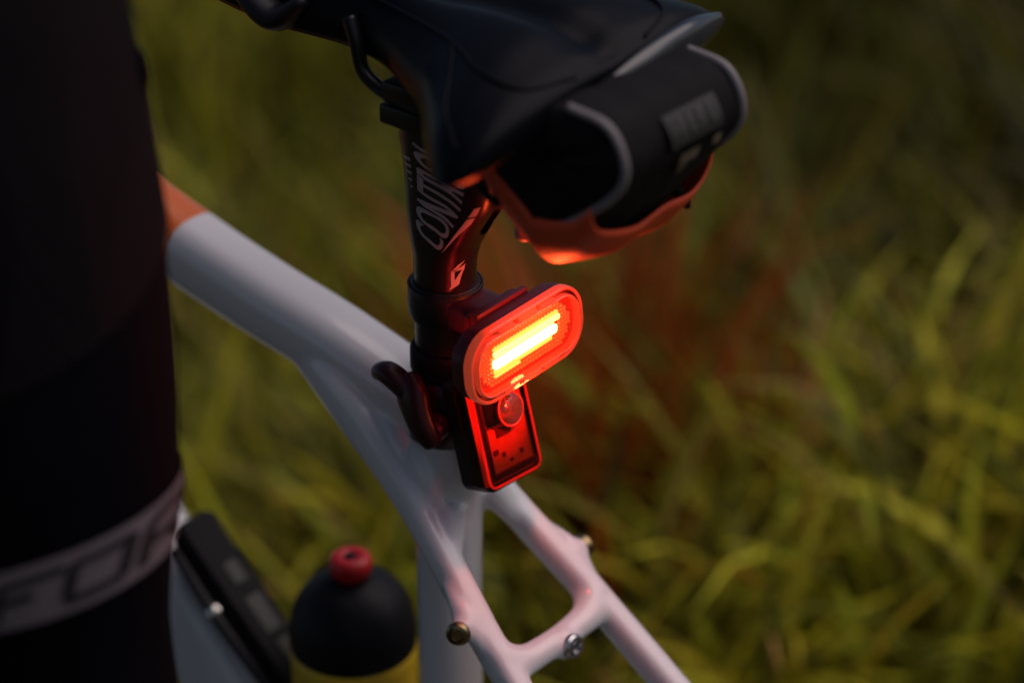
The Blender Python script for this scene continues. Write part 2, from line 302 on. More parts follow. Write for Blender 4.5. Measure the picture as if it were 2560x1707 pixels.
# ---------------------------------------------------------------- bicycle
bike = empty('bicycle', (0, 0, 0), 'white bicycle with orange front and black saddle standing in the grass', 'bicycle')
def Bp(L): return [B(*p) for p in L]
S3, F3, R3 = S_, F_, R_
lines = {}
fm = MB()
TT = [(0, -4, -6), (0, 30, -1), (0, 80, 9), (0, 130, 17), (0, 190, 29), (0, 300, 54), (0, 420, 84)]
fm.add(*tube(Bp(TT), np.array([18.5, 20, 20, 19.5, 19.5, 21, 24]) / 1000, np.array([17, 18, 19.5, 20.5, 21.5, 25, 28]) / 1000, n=60, seg=48, ex=2.7)); lines['top_tube'] = TT
ST = [(0, 0, -2), (0, 0, -60), (0, 0, -130), (0, 0, -420)]
fm.add(*tube(Bp(ST), np.array([18.5, 18.5, 17.5, 17.5]) / 1000, n=40, seg=40)); lines['seat_tube'] = ST
for sg, nm in ((-1, 'seat_stay'), (1, 'seat_stay.001')):
    P = [(sg * 8, 90, 4), (sg * 17, 50, -12), (sg * 23, 14, -37), (sg * 27, -11, -60), (sg * 34, -44, -89), (sg * 39, -71, -112), (sg * 50, -160, -187), (sg * 64, -330, -330)]
    fm.add(*tube(Bp(P), np.array([10, 11, 9.3, 7.8, 7.5, 7.5, 7.5, 8]) / 1000, np.array([11, 12.5, 10.5, 9.0, 8.8, 8.8, 9, 8]) / 1000, n=90, seg=32, ex=3.4)); lines[nm] = P[2:]
    fm.add(*tube(Bp([(sg * 9, 48, -4), (sg * 13, 22, -17), (sg * 16, 4, -32), (sg * 18, -8, -48)]), [.009, .0115, .011, .008], n=16, seg=20))
    # threaded boss on the outer side
    fm.add(*tube(Bp([(sg * 36, -50, -91), (sg * 51, -50, -92)]), [.0068, .0058], n=6, seg=20)); 
    fm.add(*tube(Bp([(sg * 38, -32, -77), (sg * 42.5, -50, -91), (sg * 42, -68, -108)]), [.003, .0062, .003], n=14, seg=16))
    # gusset web into the bridge
    fm.add(*tube(Bp([(sg * 38, -66, -109), (sg * 29, -72, -112), (sg * 18, -74, -113)]), [.0105, .0088, .0072], n=10, seg=24, hint=S_))
    fm.add(*tube(Bp([(sg * 14, -14, -50), (sg * 26, -24, -72)]), [.009, .006], n=8, seg=20, hint=S_))
    C_ = [(sg * 25, 0, -420), (sg * 60, -200, -375), (sg * 64, -330, -330)]
    fm.add(*tube(Bp(C_), .010, n=30, seg=20)); lines['chain_stay' + ('' if sg < 0 else '.001')] = C_
BR = [(-36, -73, -113), (0, -75, -113), (36, -73, -113)]
fm.add(*tube(Bp(BR), np.array([8, 7.2, 8]) / 1000, np.array([9, 7.5, 9]) / 1000, n=24, seg=24, hint=S_)); lines['stay_bridge'] = [(-20, -75, -113), (20, -75, -113)]
fm.add(*tube(Bp([(0, -75, -113), (0, -84, -116)]), [.0085, .0075], n=6, seg=24))
DT = [(0, 480, 0), (0, 265, -180), (0, 208, -231), (0, 125, -307), (0, 10, -412)]
fm.add(*tube(Bp(DT), np.array([23, 23, 23, 25, 33]) / 1000, np.array([34, 36, 36, 36, 30]) / 1000, n=60, seg=48, ex=3.0)); lines['down_tube'] = DT
HT = [(0, 425, 130), (0, 478, -30)]
fm.add(*tube(Bp(HT), .026, n=16, seg=32)); lines['head_tube'] = HT
fm.add(*tube(Bp([(-36, 0, -420), (36, 0, -420)]), .024, n=10, seg=24, hint=S_)); lines['bottom_bracket_shell'] = [(-36, 0, -420), (36, 0, -420)]
FV, FF, FN = fused(fm, .0016, 14)
bk = np.column_stack([(FV - O_) @ R_, (FV - O_) @ F_, (FV - O_) @ S_]) * 1000
def seg_dist(P, pl):
    best = np.full(len(P), 1e9)
    for a, b in zip(pl[:-1], pl[1:]):
        a = np.array(a, float); b = np.array(b, float); d = b - a; t = np.clip(((P - a) @ d) / (d @ d), 0, 1); best = np.minimum(best, np.linalg.norm(P - a - t[:, None] * d, axis=1))
    return best
names = list(lines); cent = bk[np.array([f[0] for f in FF])]
radii = dict(top_tube=22, seat_tube=18, down_tube=32, head_tube=26, bottom_bracket_shell=24, stay_bridge=8)
Dm = np.stack([seg_dist(cent, catmull(lines[k], 24)) - radii.get(k.split('.')[0], 9) for k in names]); own = Dm.argmin(0)
# paint: orange ahead of a slanted line on the top tube, and along the undersides
tt_dir = np.array([.95, .20]); pf = bk[:, 1]; ps = bk[:, 2]
paint_front = (pf - 186) * .93 + (ps - 40) * .30
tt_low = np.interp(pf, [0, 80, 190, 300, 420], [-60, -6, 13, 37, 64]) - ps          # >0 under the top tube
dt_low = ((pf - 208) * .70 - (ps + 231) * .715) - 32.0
for k, nm in enumerate(names):
    fi = [FF[i] for i in np.nonzero(own == k)[0]]
    if not fi: continue
    ids = np.unique(np.array([i for f in fi for i in f])); mp = {int(a): b for b, a in enumerate(ids)}
    me = bpy.data.meshes.new(nm); me.from_pydata(FV[ids].tolist(), [], [tuple(mp[i] for i in f) for f in fi]); me.polygons.foreach_set('use_smooth', [True] * len(fi))
    me.normals_split_custom_set_from_vertices(FN[ids].tolist())
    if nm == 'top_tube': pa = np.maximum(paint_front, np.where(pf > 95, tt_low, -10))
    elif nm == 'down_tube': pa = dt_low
    elif nm == 'head_tube': pa = np.full(len(bk), 10.)
    else: pa = np.full(len(bk), -10.)
    at = me.attributes.new('paint', 'FLOAT', 'POINT'); at.data.foreach_set('value', (pa[ids] / 1000).astype(np.float32))
    me.materials.append(frame_m); o = bpy.data.objects.new(nm.split('.')[0], me); COL.objects.link(o); o.parent = bike
    if nm == 'top_tube': o['label'] = 'white top tube with an orange painted front end'

# bolts on the stays and bridge
def bolt(c, ax, r_, m_):
    o = make('mount_bolt', *lathe(c, ax, [(-.004, r_ * .8), (0, r_), (.0015, r_), (.003, r_ * .8), (.0034, r_ * .55), (.0016, r_ * .5), (.0016, .0001)], 24, hint=S_), m_, bike, flat_angle=.6); return o
axL = -R_ * .82 - F_ * .45 + S_ * .2
bolt(B(-51, -51, -92), axL, .0064, brass); bolt(B(51, -50, -92), R_, .0064, brass)
bolt(B(0, -84, -113), -F_ * .9 + S_ * .2, .0068, steel)

# seat post
def zr(s, pts): a = np.array(pts, float); return np.array([np.interp(s, a[:, 0], a[:, k]) for k in range(1, a.shape[1])])
post_tab = [(-40, 0, 15.8, 15.8), (82, 0, 15.8, 15.8), (95, -1, 15.5, 17.5), (108, -4, 15.3, 21), (122, -8, 15.2, 26), (136, -10, 16, 29), (150, -9, 17.5, 29), (158, -8, 18.5, 27), (163, -8, 16, 24)]
def post_surf(phi, s, off=0.):
    c, a, b = zr(s, post_tab); e = 2 / np.interp(s, [88, 112], [2., 3.6]); sn, cs = math.sin(phi), math.cos(phi)   # phi 0 = forward; round below, boxy at the head
    return B((a + off) * math.copysign(abs(sn) ** e, sn), c + (b + off) * math.copysign(abs(cs) ** e, cs), s)
seg = 64; ss = np.concatenate([np.linspace(-40, 80, 16), np.linspace(84, 163, 30)]); V = []; Fc = []
for s in ss: V += [post_surf(2 * math.pi * j / seg, s) for j in range(seg)]
for i in range(len(ss) - 1):
    for j in range(seg): Fc.append((i * seg + j, i * seg + (j + 1) % seg, (i + 1) * seg + (j + 1) % seg, (i + 1) * seg + j))
Fc += [tuple(range(seg))[::-1], tuple(range((len(ss) - 1) * seg, len(ss) * seg))]
post = make('seat_post', V, Fc, black_alloy, bike, flat_angle=.9)
cut = MB().add(*stack(B(4.5, -40, 127), R_, S_ * .98 - F_ * .2, -F_, [(rrect(.0058, .0245, .0056), -.020), (rrect(.0062, .025, .006), .03)]))
co = cut.build('cutter', black_alloy, None); bo = post.modifiers.new('b', 'BOOLEAN'); bo.operation = 'DIFFERENCE'; bo.object = co; bo.solver = 'EXACT'
dg = bpy.context.evaluated_depsgraph_get(); nm_ = bpy.data.meshes.new_from_object(post.evaluated_get(dg)); post.modifiers.clear(); old = post.data; post.data = nm_; bpy.data.meshes.remove(old); bpy.data.objects.remove(co)
post.data.polygons.foreach_set('use_smooth', [True] * len(post.data.polygons)); post.data.set_sharp_from_angle(angle=.6)
# lettering on the left side of the post: u runs up the post, v round it
def wrap(pts, fcs, name, origin_s, origin_phi, parent, material, su=1., sv=1., shear=0., off=.25):
    V = [post_surf(origin_phi + v_ * sv / 15.8, origin_s + u_ * su + v_ * sv * shear, off) for u_, v_ in pts]
    return make(name, V, fcs, material, parent, smooth=False)
def phi_of(deg): return rad(deg)
# the view meets the post at phi = 180+50 deg; the lettering sits to the left of that
TV, TF = text_mesh('CONTROL', 10.)
TV = (TV - TV.min(0)); TV[:, 0] *= 52. / TV[:, 0].max()
PH0 = rad(247)
o = wrap(np.column_stack([TV[:, 0], TV[:, 1] * 1.35]), TF, 'lettering', 95, PH0, post, print_grey, 1.0, 1.0, .85); o['label'] = 'pale slanted lettering CONTROL running up the post'
def poly(name, pts, s0, ph0, material=print_grey, parent=None, sub=6):
    P = np.array(pts, float); n_ = len(P)
    bm = bmesh.new(); vs = [bm.verts.new((x, y, 0)) for x, y in P]; bm.faces.new(vs); bmesh.ops.triangulate(bm, faces=bm.faces)
    for _ in range(2): bmesh.ops.subdivide_edges(bm, edges=bm.edges[:], cuts=1, use_grid_fill=True)
    bmesh.ops.triangulate(bm, faces=bm.faces); bm.verts.index_update(); VV = [(v.co.x, v.co.y) for v in bm.verts]; FF_ = [tuple(v.index for v in f.verts) for f in bm.faces]; bm.free()
    return wrap(VV, FF_, name, s0, ph0, parent or post, material)
poly('blade_mark', [(0, 0), (14, -4.6), (20.5, -7.6), (24.5, -7.6), (23, -3.6)], 95.5, PH0 - .05)
poly('blade_mark', [(25.5, -7.4), (31, -8.6), (30, -5.2), (24.2, -3.4)], 95.5, PH0 - .05)
for k in range(5): poly('scale_mark', [(0, 0), (.8 + .25 * k, 0), (.8 + .25 * k, 1.2 + 1.05 * k), (0, 1.0 + 1.05 * k)], 126 + k * 3.6, rad(292))
E1 = rad(207)
poly('emblem', [(0, 4.2), (.2, 3.0), (2.5, -1.0), (11.0, -3.6), (12.2, -3.4), (3.2, .0), (2.2, 1.8)], 74.5, E1)
poly('emblem', [(1.8, 3.0), (3.0, .9), (10.0, 1.6), (10.4, 3.3), (8.4, 2.6)], 74.5, E1)
poly('emblem', [(10.2, 3.4), (11.6, .2), (16.0, -3.3), (13.8, .3), (12, 1.8)], 74.5, E1)
poly('emblem', [(10.0, 1.9), (10.6, -2.9), (13.6, -3.8), (11.5, .0)], 74.5, E1)
# rail clamp on top of the post
cb = MB()
cb.add(*box(B(0, 2, 166), R_, F_, S_, .026, .016, .005)); cb.add(*box(B(0, 2, 179), R_, F_, S_, .026, .014, .004))
cb.build('rail_clamp', black_alloy, bike, bevel=.0015, flat_angle=.6)
for f in (16, -14): make('clamp_bolt', *tube(Bp([(0, f + 2, 152), (0, f, 186)]), .0032, n=4, seg=14), steel, post)

# seat clamp with its quick release lever
sc_ = MB().add(*lathe(B(0, 0, -16), S_, [(0, .0192), (.002, .0212), (.016, .0212), (.019, .0200), (.030, .0195), (.034, .0180), (.036, .0165)], 40))
clampo = sc_.build('seat_clamp', clamp_m, bike, flat_angle=.8)
lv = MB(); lv.add(*tube(Bp([(-29, 20, 25), (-30, 12, 27), (-29, 2, 22), (-28, -5, 15)]), np.array([5, 6.5, 6.5, 6]) / 1000, np.array([4.5, 6, 6.2, 6.0]) / 1000, n=18, seg=18))
lv.add(*tube(Bp([(-26, 4, 26), (-29, -2, 20), (-31, -8, 10), (-31, -13, 2), (-29, -16, -4)]), np.array([5, 6, 6, 5.5, 4.5]) / 1000, np.array([8, 10, 8.5, 7.5, 6]) / 1000, n=24, seg=20, hint=R_))
lv.build('quick_release_lever', clamp_m, clampo)
ln = MB(); ln.add(*tube(Bp([(-20, -12, 2), (-29, -14, 1)]), [.0075, .0062], n=5, seg=16, hint=S_)); ln.add(*tube(Bp([(0, -24, 10), (0, -26, -4), (0, -24, -10)]), [.008, .007, .004], n=8, seg=16)); ln.build('clamp_nut', clamp_m, clampo)

# saddle
sad_tab = np.array([  # f, half width, edge s, crown s
    (-105, 16, 210, 215), (-103, 50, 207, 217), (-99, 80, 202, 219), (-94, 93, 196, 222), (-84, 96, 191, 225), (-68, 87, 190, 229), (-48, 68, 190, 230), (-28, 49, 193, 229), (-6, 36, 194, 227), (22, 23, 195, 227), (50, 20, 196, 229), (90, 21, 195, 233), (130, 20, 197, 236), (155, 17, 201, 236), (168, 11, 208, 232), (173, 4, 214, 226)], float)
fs_ = np.concatenate([np.linspace(-105, -86, 14), np.linspace(-83, 150, 50), np.linspace(153, 173, 10)])
sp = catmull(sad_tab, 300); sp = sp[np.argsort(sp[:, 0])]
U = np.linspace(-1, 1, 49); V = []; Fc = []
def saddle_pt(f, u_, off=0.):
    w_, e_, c_ = [np.interp(f, sp[:, 0], sp[:, k]) for k in (1, 2, 3)]; a = abs(u_)
    if a <= .86:
        q_ = a / .86; x = w_ * (q_ ** .95); z = e_ + (c_ - e_) * (1 - q_ ** 2.6) ** .62 + 0.0
        z -= 5.0 * math.exp(-(x / 9.) ** 2) * min(1, max(0, (60 - f) / 60)) * min(1, max(0, (f + 105) / 20))
    else:
        q_ = (a - .86) / .14; x = w_ * (1 - .10 * q_); z = e_ - 4 * q_
    x = math.copysign(x, u_)
    return B(x, f, z + off + x * .075)
for f in fs_: V += [saddle_pt(f, u_) for u_ in U]
nu = len(U)
for i in range(len(fs_) - 1):
    for j in range(nu - 1): Fc.append((i * nu + j, i * nu + j + 1, (i + 1) * nu + j + 1, (i + 1) * nu + j))
Fc.append(tuple(range(nu))[::-1]); Fc.append(tuple(range((len(fs_) - 1) * nu, len(fs_) * nu)))
saddle = make('saddle', V, Fc, saddle_mat, bike, flat_angle=1.2)
base = MB()                                                  # plastic shell under the cover
V = []; Fc2 = []
for f in fs_[2:-2]:
    for u_ in np.linspace(-.86, .86, 17):
        p = saddle_pt(f, math.copysign(.86, u_) if abs(u_) > .85 else u_); w_, e_ = [np.interp(f, sp[:, 0], sp[:, k]) for k in (1, 2)]; V.append(B(.9 * w_ * u_ / .86, f, e_ - 4 + .9 * w_ * u_ / .86 * .075 + 3 * (1 - (u_ / .86) ** 2)))
mrow = len(fs_[2:-2])
for i in range(mrow - 1):
    for j in range(16): Fc2.append((i * 17 + j, i * 17 + j + 1, (i + 1) * 17 + j + 1, (i + 1) * 17 + j))
make('shell', V, Fc2, black_plastic, saddle)
for sg in (-1, 1):                                           # stitched seams and the rails
    P = [saddle_pt(f, sg * u_, .35) for f, u_ in ((-101, .30), (-92, .44), (-70, .50), (-40, .52), (0, .56), (40, .60), (90, .62), (140, .6))]
    make('seam', *tube(P, .0009, n=60, seg=8), saddle_mat, saddle)
    P = [saddle_pt(f, sg * u_, .35) for f, u_ in ((-40, .52), (-52, .62), (-66, .72), (-86, .78))]
    make('seam', *tube(P, .0009, n=30, seg=8), saddle_mat, saddle)
    make('rail', *tube(Bp([(sg * 21, 40, 208), (sg * 22, 35, 197), (sg * 22, 31, 183), (sg * 22, 20, 176.5), (sg * 22, 5, 174), (sg * 22, -20, 172), (sg * 26, -50, 174), (sg * 34, -78, 186), (sg * 36, -90, 192)]), .0037, n=60, seg=14), black_alloy, saddle)

make('nose_bumper', *tube([saddle_pt(122, -.80) + S_ * .006, saddle_pt(106, -.84) + S_ * .004, saddle_pt(86, -.86) + S_ * .003, saddle_pt(70, -.84) + S_ * .009], [.004, .011, .012, .004], [.004, .007, .007, .003], n=20, seg=16), black_plastic, saddle)
bump_m = rough_var(mat('tail_bumper_gloss', (.020, .023, .033), .22, noise=.15, spec=.6, coat=.3), .15, .30, 30)
make('tail_bumper', *tube(Bp([(x, -98 - 7 * (1 - (x / 92) ** 2), 202 + 5 * (1 - (x / 92) ** 2) + x * .075) for x in (-16, 2, 20, 40, 62, 86)]), [.002, .006, .0085, .0095, .009, .004], [.002, .004, .006, .006, .006, .003], n=50, seg=20, hint=S_), bump_m, saddle)
# stem of the front end, out of the picture: fork and handlebar
make('fork', *tube(Bp([(-48, 498, -80), (-52, 560, -420)]), [.020, .010], n=16, seg=20), frame_m, bike)
make('fork', *tube(Bp([(48, 498, -80), (52, 560, -420)]), [.020, .010], n=16, seg=20), frame_m, bike)
make('fork_crown', *tube(Bp([(-52, 495, -70), (0, 485, -50), (52, 495, -70)]), .022, n=16, seg=20, hint=S_), frame_m, bike)
make('handlebar', *tube(Bp([(-330, 420, 175), (-150, 440, 175), (-30, 470, 172), (30, 470, 172), (150, 440, 175), (330, 420, 175)]), .0125, n=40, seg=18, hint=S_), black_alloy, bike)
make('stem', *tube(Bp([(0, 416, 150), (0, 470, 172)]), .018, n=8, seg=18), black_alloy, bike)

# holder bolted on the down tube, hose beside it
dtd = np.array([0, .70, .62]); dtd = dtd / np.linalg.norm(dtd); DTD = dtd[1] * F_ + dtd[2] * S_; DTN = -dtd[2] * F_ + dtd[1] * S_
hc = B(-8, 178, -218) + DTN * .030
hold = MB().add(*stack(hc, DTD, R_, DTN, [(rrect(.050, .008, .004), -.014), (rrect(.052, .009, .004), -.001), (rrect(.059, .0125, .004), 0), (rrect(.060, .0135, .005), .004), (rrect(.060, .0135, .005), .012), (rrect(.058, .012, .004), .0155)])).build('accessory_holder', rubber, bike, flat_angle=.7)
hold['label'] = 'black elongated holder on the down tube with a silver bolt'
for k, (a0, a1, y0, y1) in enumerate([(.012, .026, -.003, .006), (-.022, .002, -.004, .007), (-.046, -.028, -.002, .006)]):
    make('grey_print', *stack(hc + DTN * .0157, DTD, R_, DTN, [(np.array([(a1, y1), (a0, y1), (a0, y0), (a1, y0)]), 0), (np.array([(a1, y1), (a0, y1), (a0, y0), (a1, y0)]), .0003)]), mat('faded_print', (.035, .031, .030), .6, noise=.5, nscale=300), hold, smooth=False)
make('holder_arm', *tube([hc + DTD * .05 - R_ * .018 + DTN * .004, hc - R_ * .021 + DTN * .006, hc - DTD * .055 - R_ * .018 + DTN * .005], .0036, n=16, seg=12), black_plastic, hold)
make('holder_bolt', *lathe(hc + DTD * .006 - R_ * .020 + DTN * .006, -view, [(-.006, .004), (0, .0052), (.002, .0048), (.004, .003), (.0046, .0004)], 20, hint=S_), mat('bright_bolt', (.9, .86, .8), .18, 1.), hold)
make('brake_hose', *tube(Bp([(-42, 215, -60), (-46, 218, -150), (-47, 206, -190), (-47, 196, -240), (-46, 190, -330)]), .0034, n=40, seg=12), rubber, bike)

# ---------------------------------------------------------------- lit rear lamp
lamp = empty('rear_lamp', B(0, -30, 60), 'lit oblong red rear lamp glowing on the black seat post', 'bicycle lamp')
col_ = MB().add(*lathe(B(0, 0, 53), S_, [(0, .0160), (0, .0180), (.003, .0190), (.009, .0193), (.015, .0190), (.018, .0182), (.0195, .0170), (.0195, .0160)], 48)).build('strap_collar', black_plastic, lamp, flat_angle=.8)
make('seam_ring', *tube([B(18.6 * math.sin(t), 18.6 * math.cos(t), 71) for t in np.linspace(0, 2 * math.pi, 48, endpoint=False)], .0006, n=0, seg=8, hint=S_, closed=True), black_plastic, col_)
# lamp face axes: slightly rolled, normal backwards
lr = rad(2); LX = math.cos(lr) * R_ + math.sin(lr) * S_; nrm = -F_ * math.cos(rad(4)) + S_ * math.sin(rad(4)); LY = np.cross(nrm, LX); LY = LY if LY @ S_ > 0 else -LY; LZ = nrm
LC = B(0, -54, 54)
arm = MB(); arm.add(*tube([B(0, -14, 61), B(0, -26, 60), B(0, -33, 58)], [.014, .013, .012], [.0085, .0095, .011], n=10, seg=24, ex=4)); arm.build('bracket_arm', black_glow_tint, lamp, flat_angle=.7)
for k, (d, hx, hy) in enumerate([(-.0245, .017, .0150), (-.0205, .0165, .0175), (-.0165, .019, .0190)]): make('bracket_plate', *box(LC + LZ * d + LY * .001, LX, LY, LZ, hx, hy, .0018), black_glow_tint, lamp, bevel=.0006, flat_angle=.6)
W2, H2_, RC = .0430, .0195, .0165
def ol(d): return rrect(W2 + d, H2_ + d, RC + d, 10)
make('housing', *stack(LC, LX, LY, LZ, [(ol(-.006), -.0150), (ol(-.0015), -.0135), (ol(-.0005), -.009), (ol(-.0005), -.0045)]), black_glow_tint, lamp, flat_angle=.7)
rimo = make('lens_rim', *stack(LC, LX, LY, LZ, [(ol(-.001), -.0052), (ol(0), -.0045), (ol(0), -.001), (ol(-.0006), .0002), (ol(-.0016), .0004), (ol(-.0020), -.0008)], cap1=False), rim_m, lamp, flat_angle=.7)
make('groove', *stack(LC, LX, LY, LZ, [(ol(-.0017), -.0012), (ol(-.0046), -.0016)], False, False), groove_m, lamp)
make('inner_rim', *stack(LC, LX, LY, LZ, [(ol(-.0038), -.0018), (ol(-.0040), .0011), (ol(-.0046), .0016), (ol(-.0052), .0012), (ol(-.0055), -.0030)], False, False), rim_m, lamp, flat_angle=.7)
for sy in (1, -1):                                            # moulded clips along the long sides
    for x0, x1 in ((-.021, -.010), (-.007, .007), (.010, .021)):
        make('rim_clip', *box(LC + LX * (x0 + x1) / 2 + LY * sy * (H2_ - .0034) + LZ * .0002, LX, LY, LZ, (x1 - x0) / 2, .0013 if x0 != -.007 else .0019, .0012), rim_m, lamp, bevel=.0005, flat_angle=.6)
make('reflector', *stack(LC, LX, LY, LZ, [(ol(-.0054), -.0030), (ol(-.0056), -.0024)]), base_m, lamp, smooth=False)
# prism cells: rows of small pyramids above and below the light strip, denser to the ends
pm = MB()
def pyr(x, y, hx, hy, hz):
    c = LC + LX * x + LY * y - LZ * .0025; pm.add([c - LX * hx - LY * hy, c + LX * hx - LY * hy, c + LX * hx + LY * hy, c - LX * hx + LY * hy, c + LZ * hz], [(0, 1, 4), (1, 2, 4), (2, 3, 4), (3, 0, 4)])
for ix in range(-14, 15):
    for iy in range(-6, 7):
        x, y = ix * .0024, iy * .0022
        if abs(x) > .0345 or abs(y) > .0122: continue
        if abs(x) > .021 and (abs(x) - .021) ** 2 + y * y > .0128 ** 2: continue
        if abs(y) < .0033 and abs(x) < .026: continue
        pyr(x, y, .0011, .0010, .0016)
po = pm.build('lens_prisms', plate_m, lamp, smooth=False); po['kind'] = 'stuff'
def strip(name, x0, x1, y, h, d, m_): return make(name, *stack(LC + LX * (x0 + x1) / 2 + LY * y + LZ * d, LX, LY, LZ, [(rrect((x1 - x0) / 2, h, h * .7, 5), -.0006), (rrect((x1 - x0) / 2, h, h * .7, 5), .0006), (rrect((x1 - x0) / 2 - .0004, h * .6, h * .4, 5), .0010)]), m_, lamp)
strip('led_strip', -.0255, .0225, -.0002, .0024, -.0008, led_m)
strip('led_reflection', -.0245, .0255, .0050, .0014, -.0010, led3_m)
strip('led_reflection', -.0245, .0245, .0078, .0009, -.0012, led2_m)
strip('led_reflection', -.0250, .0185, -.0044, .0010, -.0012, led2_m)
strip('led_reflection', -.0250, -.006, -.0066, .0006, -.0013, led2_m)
make('clear_lens', *stack(LC, LX, LY, LZ, [(ol(-.0050), .0012), (ol(-.0080), .0022), (ol(-.012), .0026)], False, True), clear_lens, lamp, flat_angle=.5)
def glow(e, off, r_, c=(1, .075, .018)):                       # light thrown by the lens; last point is added behind for red bloom
    pl = bpy.data.lights.new('lamp_glow', 'POINT'); pl.energy = e; pl.color = c; pl.shadow_soft_size = r_
    plo = bpy.data.objects.new('lamp_glow', pl); COL.objects.link(plo); plo.parent = lamp; plo.location = Vector(off) - lamp.location
glow(.16, LC + LZ * .020 + LY * .024, .005)
glow(.085, LC + LZ * .007 - LY * .0265, .004)
glow(.05, LC - LZ * .014 - LX * .026 + LY * .004, .004, (1, .02, .02))

# ---------------------------------------------------------------- unlit rear lamp
lamp2 = empty('rear_lamp', B(0, -20, 10), 'unlit boxy red rear lamp with clear round lens below the lit one', 'bicycle lamp')
t2 = rad(19); MZ = -F_ * math.cos(t2) + S_ * math.sin(t2); MX = R_; MY = S_ * math.cos(t2) + F_ * math.sin(t2)
roll = rad(-4); MX, MY = math.cos(roll) * MX + math.sin(roll) * MY, -math.sin(roll) * MX + math.cos(roll) * MY
MC = B(0, -34, 1)
w2, h2 = .0215, .0305
def o2(d, r_=.007): return rrect(w2 + d, h2 + d, max(.001, r_ + d), 8)
make('strap_mount', *lathe(B(0, 0, 22), S_, [(0, .0160), (0, .0178), (.002, .0186), (.012, .0186), (.014, .0176), (.014, .0160)], 40), rubber, lamp2, flat_angle=.8)
make('mount_block', *tube([B(0, -14, 28), B(0, -22, 20), MC - MZ * .010 + MY * .006], [.010, .011, .012], [.007, .009, .014], n=10, seg=20, ex=4), rubber, lamp2)
make('housing', *stack(MC, MX, MY, MZ, [(o2(-.003), -.0140), (o2(-.0005), -.0125), (o2(0), -.004)]), black_plastic, lamp2, flat_angle=.7)
make('circuit_board', *stack(MC, MX, MY, MZ, [(o2(-.0026, .004), .0006), (o2(-.0026, .004), .0012)]), amber_board, lamp2, smooth=False)
for k in range(13):
    a_, b_ = random.uniform(-.010, .016), random.uniform(-.021, .016); s_ = random.choice((.0006, .0008, .0012))
    make('board_chip', *box(MC + MX * a_ + MY * b_ + MZ * .0015, MX, MY, MZ, s_ * random.uniform(.8, 1.6), s_, .0005), chip_m, lamp2, smooth=False)
make('board_chip', *box(MC + MX * .001 - MY * .0035 + MZ * .0016, MX, MY, MZ, .005, .0022, .0008), chip_m, lamp2, smooth=False)
for c_, hx, hy in (((.0025, -.0245), .0150, .0014), ((-.0125, -.004), .0005, .022)): make('inner_rib', *box(MC + MX * c_[0] + MY * c_[1] + MZ * .0022, MX, MY, MZ, hx, hy, .0015), groove_m if False else mat('dark_red_rib', (.10, .006, .006), .3), lamp2, smooth=False)
make('red_lens', *stack(MC, MX, MY, MZ, [(o2(-.0001), -.0042), (o2(.0004), -.002), (o2(.0002), .0035), (o2(-.0012), .0052), (o2(-.0030, .006), .0058), (o2(-.0060, .006), .0060)], False, True), red_lens, lamp2, flat_angle=.5)
make('lens_edge', *stack(MC, MX, MY, MZ, [(o2(-.0012), .0054), (o2(-.0022), .0060), (o2(-.0034, .006), .0056)], False, False), mat('red_plastic', (.75, .02, .015), .12), lamp2)
lo = MC + MX * .0050 + MY * .0070
make('round_lens', *lathe(lo, MZ, [(.0035, .0086), (.0062, .0086), (.0078, .0076), (.0090, .0052), (.0096, .002), (.0097, .0002)], 32), mat('red_dome', (1, .45, .34), .05, trans=.9), lamp2)
make('lens_ring', *tube([lo + MZ * .0064 + .0088 * (math.cos(t) * MX + math.sin(t) * MY) for t in np.linspace(0, 2 * math.pi, 32, endpoint=False)], .0006, n=0, seg=8, hint=MZ, closed=True), mat('red_plastic_ring', (.9, .08, .05), .15), lamp2)
make('reflector_cup', *lathe(lo, MZ, [(.0014, .002), (.0016, .004), (.0024, .0065), (.0036, .0080)], 24), chrome, lamp2)

# ---------------------------------------------------------------- saddle bag
bag = empty('saddle_bag', B(0, -100, 120), 'black saddle bag with grey piping and orange bottom under the saddle', 'saddle bag')
prof = np.array([(-58, 196), (-85, 206), (-115, 211), (-134, 207), (-143, 192), (-138, 177), (-117, 159), (-93, 151), (-72, 168), (-60, 184)], float)
def closed_curve(P, n_):
    P = np.asarray(P); m_ = len(P); out = []
    for t in np.linspace(0, m_, n_, endpoint=False):
        i = int(t); u = t - i; a, b, c, d = P[(i - 1) % m_], P[i % m_], P[(i + 1) % m_], P[(i + 2) % m_]
        out.append(.5 * ((2 * b) + (-a + c) * u + (2 * a - 5 * b + 4 * c - d) * u * u + (-a + 3 * b - 3 * c + d) * u ** 3))
    return np.array(out)
pc = closed_curve(prof, 96); cen = pc.mean(0)
V = []; Fc = []; xs = [(-47, .02), (-46.8, .35), (-46, .7), (-44.5, .92), (-42, 1.0)] + [(x, 1.0 + .03 * (1 - (x / 42) ** 2)) for x in np.linspace(-36, 36, 11)] + [(42, 1.0), (44.5, .92), (46, .7), (46.8, .35), (47, .02)]
for x, k in xs:
    for j, p in enumerate(pc):
        q_ = cen + (p - cen) * k; lo_ = min(1, max(0, (178 - q_[1]) / 22)); q_ = q_ - np.array([0, 19 * lo_ * max(0, 1 - abs(x / 46) ** 2.4) ** .8]) if abs(x) < 46 else q_
        V.append(B(x + .6 * math.sin(j * .5 + x), q_[0] + .8 * math.sin(x * .35 + j * .21), q_[1] + .8 * math.sin(x * .27 + j * .17)))
npc = len(pc)
for i in range(len(xs) - 1):
    for j in range(npc): Fc.append((i * npc + j, i * npc + (j + 1) % npc, (i + 1) * npc + (j + 1) % npc, (i + 1) * npc + j))
Fc += [tuple(range(npc))[::-1], tuple(range((len(xs) - 1) * npc, len(xs) * npc))]
make('pouch', V, Fc, bag_black, bag)
